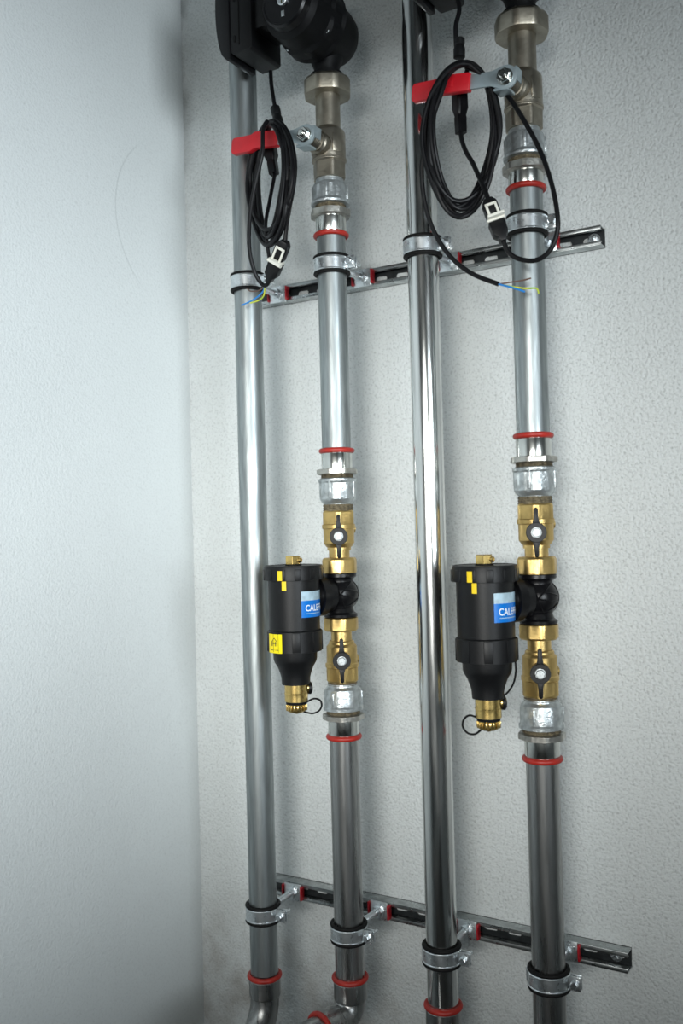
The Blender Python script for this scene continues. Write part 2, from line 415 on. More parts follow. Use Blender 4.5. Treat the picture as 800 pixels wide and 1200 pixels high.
    hub = [(0.0125 * math.cos(a), 0.0125 * math.sin(a)) for a in [math.radians(v) for v in range(-125, 126, 12)]]
    out = hub + [(-0.016, 0.0085), (-0.062, 0.0085), (-0.062, -0.0065), (-0.016, -0.0065)]
    tilt = Matrix.Rotation(math.radians(6.5), 4, 'Y')
    lm = T(0, sy, 1.8065) @ tilt
    lv.prism(out, -0.0016, 0.0016, 0.0003, mx=lm)
    lv.box((-0.004, 0.008, -0.011), (0.017, 0.018, 0.003), 0.0008, mx=lm)     # stop tab bent back to the body
    lv.box((0.010, 0.007, 0.004), (0.003, 0.016, 0.013), 0.0008, mx=lm)
    lever = obj('lever', lv, 'grey_steel', t, label='grey steel lever plate')
    # grip: a flattened red sleeve with a small step
    gp = [(-0.039, 0.0105), (-0.039, -0.0085), (-0.072, -0.0075), (-0.078, -0.0105), (-0.104, -0.0115), (-0.107, -0.0085), (-0.107, 0.0060), (-0.104, 0.0085), (-0.078, 0.0095), (-0.072, 0.0125)]
    gg = G().prism(gp, -0.0045, 0.0045, 0.0016, mx=lm)
    gg.prism([(-0.058, 0.0045), (-0.058, -0.002), (-0.066, -0.002), (-0.066, 0.0045)], -0.0050, -0.004, 0.0002, mx=lm)
    obj('grip', gg, 'red', lever, label='red plastic grip')
    g = G().lathe([(0, 0.0085), (0.001, 0.0085), (0.0012, 0.0074, 1), (0.0062, 0.0074, 1), (0.0068, 0.0066, 1)], 72, (6, 0.89, 0.2), mx=along((0, -1, 0), (0, sy - 0.0016, 1.8065)))
    g.lathe([(0.006, 0.0040), (0.0095, 0.0038), (0.010, 0.0030)], 24, mx=along((0, -1, 0), (0, sy - 0.0016, 1.8065)))
    obj('stem_nut', g, 'steel_collar', lever)

    # brass valves ------------------------------------------------------
    rz = math.radians(31.5 if i == 1 else 20.5)
    def butterfly(t, z):
        hd = along((0, -1, 0), (0, 0, z))
        g = G()
        # tapering two-armed handle
        o = [(0.0042, 0.0070), (0.0026, 0.0150), (0.0023, 0.0240), (0.0010, 0.0258), (-0.0010, 0.0258), (-0.0023, 0.0240), (-0.0026, 0.0150), (-0.0042, 0.0070)]
        g.prism(o, -0.0335, -0.0275, 0.0008, mx=T(0, 0, z))
        g.prism([(-a, -b) for a, b in o], -0.0335, -0.0275, 0.0008, mx=T(0, 0, z))
        g.lathe([(0.0255, 0.0070), (0.0262, 0.0098), (0.0325, 0.0106), (0.0345, 0.0098), (0.0345, 0.0058), (0.0335, 0.0056)], 48, mx=hd)
        h = obj('handle', g, 'black', t, label='black butterfly handle')
        g = G().lathe([(0.0330, 0.0054), (0.0338, 0.0054), (0.0339, 0.0050, 1), (0.0372, 0.0050, 1), (0.0378, 0.0043, 1)], 48, (6, 0.88, 0.2), mx=hd)
        g.lathe([(0.0370, 0.0026), (0.0392, 0.0024), (0.0392, 0.0010), (0.0385, 0.0008)], 20, mx=hd)
        obj('screw', g, 'screw', h)
    t = thing('brass_valve', ('brass ball valve above the black filter, left filter line' if i == 1 else 'brass ball valve above the black filter, right filter line'),
              'valve', (x, PY, 0), rz, 'brass ball valves on the filters')
    g = G()
    g.lathe([(1.3700, 0.0160), (1.3690, 0.0185, 1), (1.3670, 0.0198, 1), (1.3530, 0.0199, 1), (1.3520, 0.0190)][::-1], 96, (6, 0.93, PI / 6))
    g.lathe([(1.3215, 0.0142), (1.3250, 0.0142), (1.3262, 0.0158), (1.3285, 0.0172), (1.3300, 0.0184), (1.3470, 0.0185), (1.3478, 0.0198), (1.3520, 0.0200), (1.3530, 0.0190)], 96)
    g.lathe([(1.3100, 0.0125), (1.3235, 0.0125)], 48)
    g.lathe([(0, 0.0100), (0.0215, 0.0100), (0.0225, 0.0085), (0.0265, 0.0085)], 40, mx=along((0, -1, 0), (0, 0, 1.3385)))
    g.lathe([(0, 0.0060), (0.0200, 0.0060), (0.0207, 0.0050)], 30, mx=along((1, 0.5, 0), (0, 0, 1.347)))
    obj('valve_body', g, 'brass', t, angle=26)
    obj('union_nut', G().lathe([(1.2940, 0.0185), (1.2945, 0.0203), (1.2965, 0.0208, 1), (1.3100, 0.0208, 1), (1.3125, 0.0192, 1), (1.3130, 0.0128)], 96, (8, 0.95, 0.2)), 'brass', t, angle=22)
    butterfly(t, 1.3385)
    t = thing('brass_valve', ('brass ball valve below the black filter, left filter line' if i == 1 else 'brass ball valve below the black filter, right filter line'),
              'valve', (x, PY, 0), rz, 'brass ball valves on the filters')
    g = G()
    g.lathe([(1.1630, 0.0165), (1.1645, 0.0182, 1), (1.1665, 0.0200, 1), (1.1810, 0.0202, 1), (1.1820, 0.0190)], 96, (6, 0.93, PI / 6))
    g.lathe([(1.1810, 0.0190), (1.1820, 0.0200), (1.1860, 0.0200), (1.1872, 0.0185), (1.2065, 0.0182), (1.2085, 0.0168), (1.2095, 0.0155), (1.2120, 0.0153), (1.2135, 0.0140)], 96)
    g.lathe([(1.2100, 0.0125), (1.2270, 0.0125)], 48)
    g.lathe([(0, 0.0100), (0.0215, 0.0100), (0.0225, 0.0085), (0.0265, 0.0085)], 40, mx=along((0, -1, 0), (0, 0, 1.1930)))
    g.lathe([(0, 0.0060), (0.0200, 0.0060), (0.0207, 0.0050)], 30, mx=along((1, 0.5, 0), (0, 0, 1.190)))
    obj('valve_body', g, 'brass', t, angle=26)
    obj('union_nut', G().lathe([(1.2245, 0.0128), (1.2250, 0.0192, 1), (1.2270, 0.0208, 1), (1.2385, 0.0208, 1), (1.2405, 0.0203), (1.2410, 0.0185)], 96, (8, 0.95, 0.2)), 'brass', t, angle=22)
    butterfly(t, 1.1930)

    # black magnetic dirt filter -------------------------------------
    t = thing('dirt_filter', ('black dirt filter with blue label and yellow sticker on its lower collar' if i == 1 else
              'black dirt filter with blue label and no yellow sticker, right of the shiny pipe'), 'filter', (x, PY, 0), rz, 'black dirt filters')
    g = G()
    g.lathe([(1.2415, 0.0175), (1.2420, 0.0200), (1.2450, 0.0202), (1.2475, 0.0165), (1.2520, 0.0150), (1.2560, 0.0165)], 64)
    for_ball = []
    for k in range(13):
        a = -PI / 2 * 0.86 + PI * 0.86 * k / 12
        for_ball.append((1.2690 + 0.0215 * math.sin(a), 0.0215 * math.cos(a)))
    g.lathe(for_ball, 64)
    g.lathe([(1.2800, 0.0165), (1.2830, 0.0152), (1.2870, 0.0160), (1.2900, 0.0200), (1.2935, 0.0200), (1.2938, 0.0175)], 64)
    ad = Vector((-0.788, -0.616, 0))
    g.lathe([(0.0, 0.0150), (0.018, 0.0165), (0.0182, 0.0205), (0.0290, 0.0220), (0.0292, 0.0240), (0.0395, 0.0245), (0.0400, 0.0200), (0.050, 0.0190)], 64, mx=along(ad, (0, 0, 1.2690)))
    for k in range(6):   # cast ribs on the tee
        g.ring(0.0215, 0.0009, 0, 40, 6, mx=T(0, 0, 1.269) @ Matrix.Rotation(PI * k / 6 + 0.2, 4, 'X' if k % 2 else 'Y'))
    obj('tee', g, 'black_gloss', t, angle=35)
    fx, fy = ad.x * 0.068, ad.y * 0.068
    F = T(fx, fy, 0)
    g = G()
    g.lathe([(1.2325, 0.0285), (1.2328, 0.0295), (1.2895, 0.0298)], 96, mx=F)
    obj('canister', g, 'black', t)
    g = G().lathe([(1.2905, 0.0310), (1.2900, 0.0340), (1.3045, 0.0343), (1.3065, 0.0335), (1.3068, 0.0315), (1.3062, 0.0310), (1.3062, 0.0120)], 96, mx=F)
    for k in range(12):
        a = 2 * PI * k / 12 + 0.2
        g.box((0.0338, 0, 1.2965), (0.0022, 0.0072, 0.0125), 0.0006, F @ Matrix.Rotation(a, 4, 'Z'))
    obj('lid', g, 'black', t, angle=35)
    g = G().lathe([(1.2075, 0.0285), (1.2082, 0.0312), (1.2315, 0.0314), (1.2325, 0.0300)], 96, mx=F)
    for k in range(8):
        a = 2 * PI * k / 8 + 0.1
        g.box((0.0311, 0, 1.2200), (0.0020, 0.0090, 0.0220), 0.0006, F @ Matrix.Rotation(a, 4, 'Z'))
    obj('magnet_collar', g, 'black', t, angle=35)
    g = G().lathe([(1.1695, 0.0140), (1.1697, 0.0163), (1.1775, 0.0168), (1.1830, 0.0182), (1.1900, 0.0208), (1.1950, 0.0240), (1.1990, 0.0252), (1.2085, 0.0256)], 96, mx=F)
    obj('lower_cone', g, 'black', t)
    # vent
    g = G().lathe([(1.3062, 0.0095), (1.3075, 0.0095), (1.3078, 0.0060)], 40, mx=F)
    obj('vent_washer', g, 'rubber', t)
    g = G().lathe([(1.3075, 0.0085, 1), (1.3080, 0.0092, 1), (1.3165, 0.0092, 1), (1.3172, 0.0085, 1)], 72, (6, 0.88, 0.5), mx=F)
    g.lathe([(0, 0.0030), (0.0110, 0.0030), (0.0115, 0.002)], 20, mx=F @ along((0.9, -0.5, 0), (0, 0, 1.3122)))
    obj('vent_plug', g, 'brass_bright', t, angle=22, label='bright brass vent plug')
    # drain
    g = G().lathe([(1.1495, 0.0120), (1.1500, 0.0134), (1.1580, 0.0134), (1.1584, 0.0138), (1.1594, 0.0138), (1.1598, 0.0134), (1.1700, 0.0134)], 64, mx=F)
    g.lathe([(0, 0.0060), (0.015, 0.0060)], 24, mx=F @ along((0.95, 0.3, 0), (0, 0, 1.1640)))
    dr = obj('drain_valve', g, 'brass_bright', t, label='brass drain valve')
    g = G().lathe([(1.1372, 0.0040), (1.1374, 0.0085), (1.1395, 0.0108), (1.1465, 0.0115), (1.1470, 0.0095)], 64, mx=F)
    for k in range(18):
        a = 2 * PI * k / 18
        g.box((0.0115, 0, 1.1425), (0.0018, 0.0022, 0.0065), 0.0005, F @ Matrix.Rotation(a, 4, 'Z'))
    g.lathe([(1.1352, 0.0020), (1.1375, 0.0026)], 16, mx=F)
    obj('drain_cap', g, 'brass_bright', dr)
    obj('drain_seal', G().lathe([(1.1466, 0.0120), (1.1500, 0.0124)], 48, mx=F), 'rubber', dr)
    obj('drain_screw', G().lathe([(0, 0.0072), (0.003, 0.0076), (0.0045, 0.006)], 32, mx=F @ along((0.95, 0.3, 0), (0.0132, 0.0042, 1.1640))), 'black', dr)
    # cap strap loop
    if i == 1:
        o3 = [(0.0118, -0.001, 1.1483), (0.020, -0.001, 1.1520), (0.027, 0, 1.1500), (0.0290, 0, 1.1440), (0.0260, 0, 1.1380), (0.0190, 0, 1.1350), (0.012, -0.001, 1.1362), (0.0065, -0.004, 1.1390)]
    else:
        o3 = [(-0.0118, -0.003, 1.1500), (-0.0190, -0.003, 1.1520), (-0.0250, -0.002, 1.1480), (-0.0265, -0.002, 1.1400), (-0.0215, -0.002, 1.1335), (-0.0140, -0.003, 1.1330), (-0.008, -0.004, 1.1375)]
        obj('cap_strap', G().tube([(0.0285, 0.004, 1.208), (0.0288, 0.004, 1.196), (0.026, 0.003, 1.184), (0.0205, 0.002, 1.1755), (0.0158, 0.001, 1.1720)], 0.0010, 8, mx=F), 'rubber', t)
    obj('cap_strap', G().tube(o3, 0.0011, 8, mx=F), 'rubber', t)
    # printed marks, wrapped on the round walls
    def patch(r, a0, a1, z0, z1, m, name, parent, th=0.0003, lab=None):
        return obj(name, G().band(r - 0.0002, r + th, z0, z1, math.radians(a0), math.radians(a1), 24, mx=F), m, parent, label=lab)
    zl0, zl1 = (1.2480, 1.2775) if i == 1 else (1.2495, 1.2790)
    a0, a1 = -90 + 19, -90 + 105
    lb = patch(0.0298, a0, a1, zl0, zl0 + 0.0190, 'label_blue', 'blue_label', t, lab='blue and pale printed label')
    patch(0.0298, a0, a1, zl0 + 0.0190, zl1, 'label_pale', 'label_band', lb)
    cu = bpy.data.curves.new('txt', 'FONT'); cu.body = 'CALEFFI'; cu.size = 0.0100; cu.offset = 0.0002; cu.resolution_u = 3
    to = bpy.data.objects.new('txt', cu); COL.objects.link(to)
    dg = bpy.context.evaluated_depsgraph_get(); dg.update()
    me = to.evaluated_get(dg).to_mesh()
    bm = bmesh.new(); bm.from_mesh(me)
    bmesh.ops.triangulate(bm, faces=bm.faces[:])
    bmesh.ops.subdivide_edges(bm, edges=[e for e in bm.edges if e.calc_length() > 0.002], cuts=2)
    bm.verts.index_update()
    rr = 0.0303; a_s = math.radians(-90 + 28)
    vs = []
    for v in bm.verts:
        a = a_s + v.co.x * 0.86 / rr
        vs.append((rr * math.cos(a), rr * math.sin(a), zl0 + 0.0072 + v.co.y))
    gt = G().add(vs, [tuple(v.index for v in f.verts) for f in bm.faces], F); bm.free()
    to.to_mesh_clear() if False else None
    bpy.data.objects.remove(to); bpy.data.curves.remove(cu)
    obj('lettering', gt, 'label_white', lb, label='white letters CALEFFI')
    patch(0.0300, a0 + 11, a0 + 60, zl0 + 0.0040, zl0 + 0.0047, 'label_pale', 'label_line', lb)
    # yellow alignment marks
    patch(0.0353, -90 - 27, -90 - 18, 1.2905, 1.3015, 'yellow', 'yellow_mark', t)
    patch(0.0301, -90 - 23, -90 - 13, 1.2790, 1.2895, 'yellow', 'yellow_mark', t)
    if i == 1:
        st = patch(0.0320, -90 - 62, -90 - 24, 1.2085, 1.2300, 'label_yellow', 'yellow_sticker', t, lab='yellow sticker with a small black symbol')
        def on(u, v): a = math.radians(-90 - 43) + u / 0.0325; return (0.0325 * math.cos(a), 0.0325 * math.sin(a), 1.2195 + v)
        gi = G()
        for seg in ([(-0.004, -0.003), (-0.004, 0.002), (0, 0.006), (0.004, 0.002), (0.004, -0.003)], [(-0.0025, 0.0), (0.0025, 0.0)], [(-0.0018, -0.003), (-0.0018, 0.002)], [(0.0018, -0.003), (0.0018, 0.002)], [(-0.006, -0.0075), (0.006, -0.0075)]):
            gi.tube([on(*q) for q in seg], 0.0004, 6, smooth=False, mx=F)
        obj('symbol', gi, 'ink', st)

    # circulation pump above --------------------------------------------
    t = thing('circulation_pump', ('black circulation pump above the left nickel valve, its control box over the leftmost pipe' if i == 1 else
              'black circulation pump above the right nickel valve, mostly above the picture'), 'pump', (x, PY, 0), 0, 'black circulation pumps')
    zc = 1.947
    g = G()
    for s in (1, -1):
        pr = [(0.0, 0.0200), (0.006, 0.0200), (0.0065, 0.0150), (0.012, 0.0150), (0.030, 0.0220), (0.046, 0.030)]
        g.lathe(pr, 64, mx=T(0, 0, 1.8905) if s > 0 else T(0, 0, 2 * zc - 1.8905) @ Matrix.Rotation(PI, 4, 'X'))
    vol = [(-0.032, 0.020), (-0.030, 0.028), (-0.022, 0.0330), (-0.010, 0.0355), (0.010, 0.0375), (0.020, 0.0385), (0.026, 0.0385)]
    g.lathe(vol, 96, mx=along((0, -1, 0), (0, 0, zc)))
    obj('volute', g, 'pump_black', t, label='black cast pump housing')
    g = G().lathe([(0.024, 0.044), (0.028, 0.0430, 1), (0.044, 0.0430, 1), (0.048, 0.0385), (0.074, 0.0370), (0.078, 0.0320), (0.0795, 0.0310)], 96, (8, 0.95, 0.2), mx=along((0, -1, 0), (0, 0, zc)))
    mo = obj('motor', g, 'pump_black', t)
    g = G().lathe([(0.079, 0.0310), (0.0880, 0.0300), (0.0905, 0.0280), (0.0905, 0.0265), (0.0897, 0.0260)], 96, mx=along((0, -1, 0), (0, 0, zc)))
    ec = obj('end_plate', g, 'black_gloss', t)
    g = G().lathe([(0.0895, 0.0068), (0.0925, 0.0068), (0.0932, 0.0058)], 40, mx=along((0, -1, 0), (0, 0, zc)))
    sc = obj('vent_screw', g, 'zinc', ec, label='bright slotted screw')
    obj('slot', G().box((0, -0.0932, zc), (0.0014, 0.0008, 0.011), 0, None), 'ink', sc)
    obj('rating_mark', G().box((-0.001, -0.0898, zc - 0.0150), (0.0042, 0.0008, 0.0065), 0.0002), 'galv_cast', ec, label='small pale square mark')
    for a in (PI / 4 + 0.1, 3 * PI / 4 + 0.1, 5 * PI / 4 + 0.1, 7 * PI / 4 + 0.1):
        g = G().lathe([(0.022, 0.0030), (0.046, 0.0030), (0.0465, 0.0024)], 20, mx=along((0, -1, 0), (0.0385 * math.cos(a), 0, zc + 0.0385 * math.sin(a))))
        obj('housing_bolt', g, 'rail', t)
    # control box beside the motor
    bx0, bx1, by0, by1, bz0, bz1 = -0.092, -0.060, -0.070, -0.010, 1.918, 2.035
    g = G().prism([(bx0, bz0 + 0.004), (bx0 + 0.004, bz0), (bx1 - 0.003, bz0), (bx1, bz0 + 0.003), (bx1, bz1), (bx0, bz1)], by0, by1, 0.0012)
    g.box((bx1 + 0.012, (by0 + by1) / 2, 1.985), (0.026, 0.050, 0.085), 0.003)     # neck to the motor
    cb = obj('control_box', g, 'black', t)
    # domed cover on its outer side
    pts = []
    for k in range(17):
        u = k / 16; z = bz0 - 0.004 + u * (bz1 - bz0 + 0.008)
        pts.append((bx0 - 0.006 - 0.0155 * (1 - (2 * u - 1) ** 2) ** 0.55, z))
    pts = [(bx0 + 0.0003, bz0 - 0.004)] + pts + [(bx0 + 0.0003, bz1 + 0.004)]
    obj('box_cover', G().prism(pts, by0 - 0.001, by1 - 0.010, 0.001), 'black_gloss', cb)
    g = G()
    for z in (1.985, 1.936):
        g.box((bx0 + 0.007, by0 - 0.0004, z), (0.0022, 0.0016, 0.008), 0.0004)
    g.box((bx0 + 0.0135, by0 - 0.0004, 1.975), (0.0010, 0.0012, 0.095), 0)
    obj('vent_slots', g, 'rubber', cb)

# ------------------------------------------------------------------ rails and clamps
def rail(z, x0, x1, label, screws):
    t = thing('mounting_rail', label, 'rail', (0, 0, z), 0, 'mounting rails')
    g = G(); h = 0.011; d = 0.018
    n_sl = int((x1 - x0 - 0.02) / 0.030)
    # back web with oblong slots
    cu = bpy.data.curves.new('web', 'CURVE'); cu.dimensions = '2D'; cu.fill_mode = 'BOTH'; cu.extrude = 0.0008
    def spl(pts):
        s = cu.splines.new('POLY'); s.points.add(len(pts) - 1); s.use_cyclic_u = True
        for q, pt in zip(s.points, pts): q.co = (pt[0], pt[1], 0, 1)
    spl([(x0, -h), (x1, -h), (x1, h), (x0, h)])
    for k in range(n_sl):
        xc = x1 - 0.016 - k * 0.030; pts = []
        for a in range(0, 360, 30):
            r = math.radians(a); pts.append((xc + (0.005 if math.cos(r) > 0.01 else -0.005) + 0.0036 * math.cos(r), 0.0036 * math.sin(r)))
        spl(pts)
    co = bpy.data.objects.new('web', cu); COL.objects.link(co)
    dg = bpy.context.evaluated_depsgraph_get(); dg.update()
    me = co.evaluated_get(dg).to_mesh()
    gw = G().add([v.co.copy() for v in me.vertices], [tuple(p.vertices) for p in me.polygons], T(0, -0.0012, 0) @ Matrix.Rotation(PI / 2, 4, 'X'))
    bpy.data.objects.remove(co); bpy.data.curves.remove(cu)
    obj('web', gw, 'rail_in', t, label='dark slotted back of the rail')
    L = x1 - x0; xm = (x0 + x1) / 2
    for s in (1, -1):
        g.box((xm, -d / 2, s * (h - 0.0008)), (L, d, 0.0016), 0.0003)
        g.box((xm, -d + 0.0008, s * (h - 0.0026)), (L, 0.0016, 0.0042), 0.0003)
        g.box((xm, -d + 0.0028, s * (h - 0.0042)), (L, 0.0040, 0.0012), 0.0002)
    obj('channel', g, 'rail', t)
    for xs in screws:
        g = G().lathe([(0.001, 0.0072), (0.0022, 0.0072), (0.0023, 0.0048, 1), (0.0068, 0.0048, 1), (0.0072, 0.004, 1)], 36, (6, 0.89, 0.3), mx=along((0, -1, 0), (xs, -0.0006, 0)))
        g.lathe([(0.007, 0.0022), (0.0105, 0.0020)], 16, mx=along((0, -1, 0), (xs, -0.0006, 0)))
        obj('wall_screw', g, 'zinc', t)
    return t
ZT, ZB = 1.6645, 0.8665
rail(ZT, -0.765, -0.2900, 'upper slotted steel mounting rail behind the cable ends', (-0.302, -0.5075))
rail(ZB, -0.765, -0.2845, 'lower slotted steel mounting rail near the bottom', (-0.301, -0.524))

where = ['the leftmost pipe', 'the left filter line', 'the shiny third pipe', 'the rightmost pipe']
for lvl, z in (('upper', ZT), ('lower', ZB)):
    for i, x in enumerate(PX):
        t = thing('pipe_clamp', '%s rubber-lined zinc clamp holding %s to the rail' % (lvl, where[i]), 'clamp', (x, PY, z + [-0.001, 0.0, 0.0, 0.0015][i]), math.radians([2, -2, 0, 3][i]), 'pipe clamps')
        g = G().band(0.0172, 0.0204, -0.0100, 0.0100, 0, 2 * PI, 72)
        for zz in (-0.0096, 0.0096):
            g.ring(0.0201, 0.0024, zz, 72, 10)
        obj('rubber_liner', g, 'rubber', t)
        for nm, a0 in (('front_strap', 180), ('rear_strap', 0)):
            s = -1 if a0 == 180 else 1
            g = G().band(0.0203, 0.0219, -0.0078, 0.0078, math.radians(a0 + 4), math.radians(a0 + 176), 40)
            for zz in (-0.0068, 0.0068):
                g.ring(0.0219, 0.0007, zz, 40, 6, a0=math.radians(a0 + 6), a1=math.radians(a0 + 174))
            g.box((-0.0222, s * 0.0016, 0), (0.0030, 0.0036, 0.0150), 0.0005)
            for e in (1,):      # ears
                g.box((e * 0.0275, s * 0.0027, 0), (0.0140, 0.0016, 0.0150), 0.0005)
                g.box((e * 0.0213, s * 0.0024, 0), (0.0026, 0.0022, 0.0150), 0.0005)
            obj(nm, g, 'zinc', t)
        for e in (1,):
            g = G().lathe([(-0.0175 if e > 0 else -0.010, 0.0020), (0.0065, 0.0020)], 16, mx=along((0, -1, 0), (e * 0.0285, 0, 0)))
            g.lathe([(0.0036, 0.0050), (0.0044, 0.0052), (0.0045, 0.0044, 1), (0.0085, 0.0044, 1), (0.0092, 0.0036, 1)], 36, (6, 0.89, 0), mx=along((0, -1, 0), (e * 0.0285, 0, 0)))
            g.lathe([(-0.0036, 0.0042, 1), (-0.0072, 0.0042, 1)][::-1], 36, (6, 0.89, 0), mx=along((0, -1, 0), (e * 0.0285, 0, 0)))
            obj('clamp_bolt', g, 'zinc', t)
        g = G().lathe([(0.0215, 0.0062, 1), (0.0290, 0.0062, 1)], 36, (6, 0.89, 0), mx=along((0, 1, 0)))
        g.lathe([(0.0270, 0.0038), (0.0780, 0.0038)], 24, mx=along((0, 1, 0)))
        for k in range(14):
            g.ring(0.0038, 0.0004, 0.030 + k * 0.0030, 20, 5, mx=along((0, 1, 0)))
        g.lathe([(0.0605, 0.0070, 1), (0.0665, 0.0070, 1), (0.0668, 0.0088), (0.0682, 0.0088)], 36, (6, 0.89, 0), mx=along((0, 1, 0)))
        obj('threaded_rod', g, 'zinc', t)
        g = G().box((0, 0.0696, 0), (0.0250, 0.0026, 0.0220), 0.0004)
        g.box((0, 0.0755, 0), (0.0200, 0.0050, 0.0120), 0.0006)
        g.box((0.0062, 0.0680, 0.0050), (0.0080, 0.0015, 0.0030), 0.0004)
        g.box((-0.0062, 0.0680, -0.0050), (0.0080, 0.0015, 0.0030), 0.0004)
        obj('mounting_plate', g, 'zinc', t)
        for e in (1, -1):
            g = G().prism([(-0.0010, -0.0088), (0.0012, -0.0088), (0.0020, -0.0070), (0.0008, -0.0050), (0.0008, 0.0050), (0.0020, 0.0070), (0.0012, 0.0092), (-0.0010, 0.0092)], 0.0660, 0.0745, 0.0003, mx=T(e * 0.0142, 0, 0))
            obj('retaining_clip', g, 'redclip', t, label='red plastic clip')

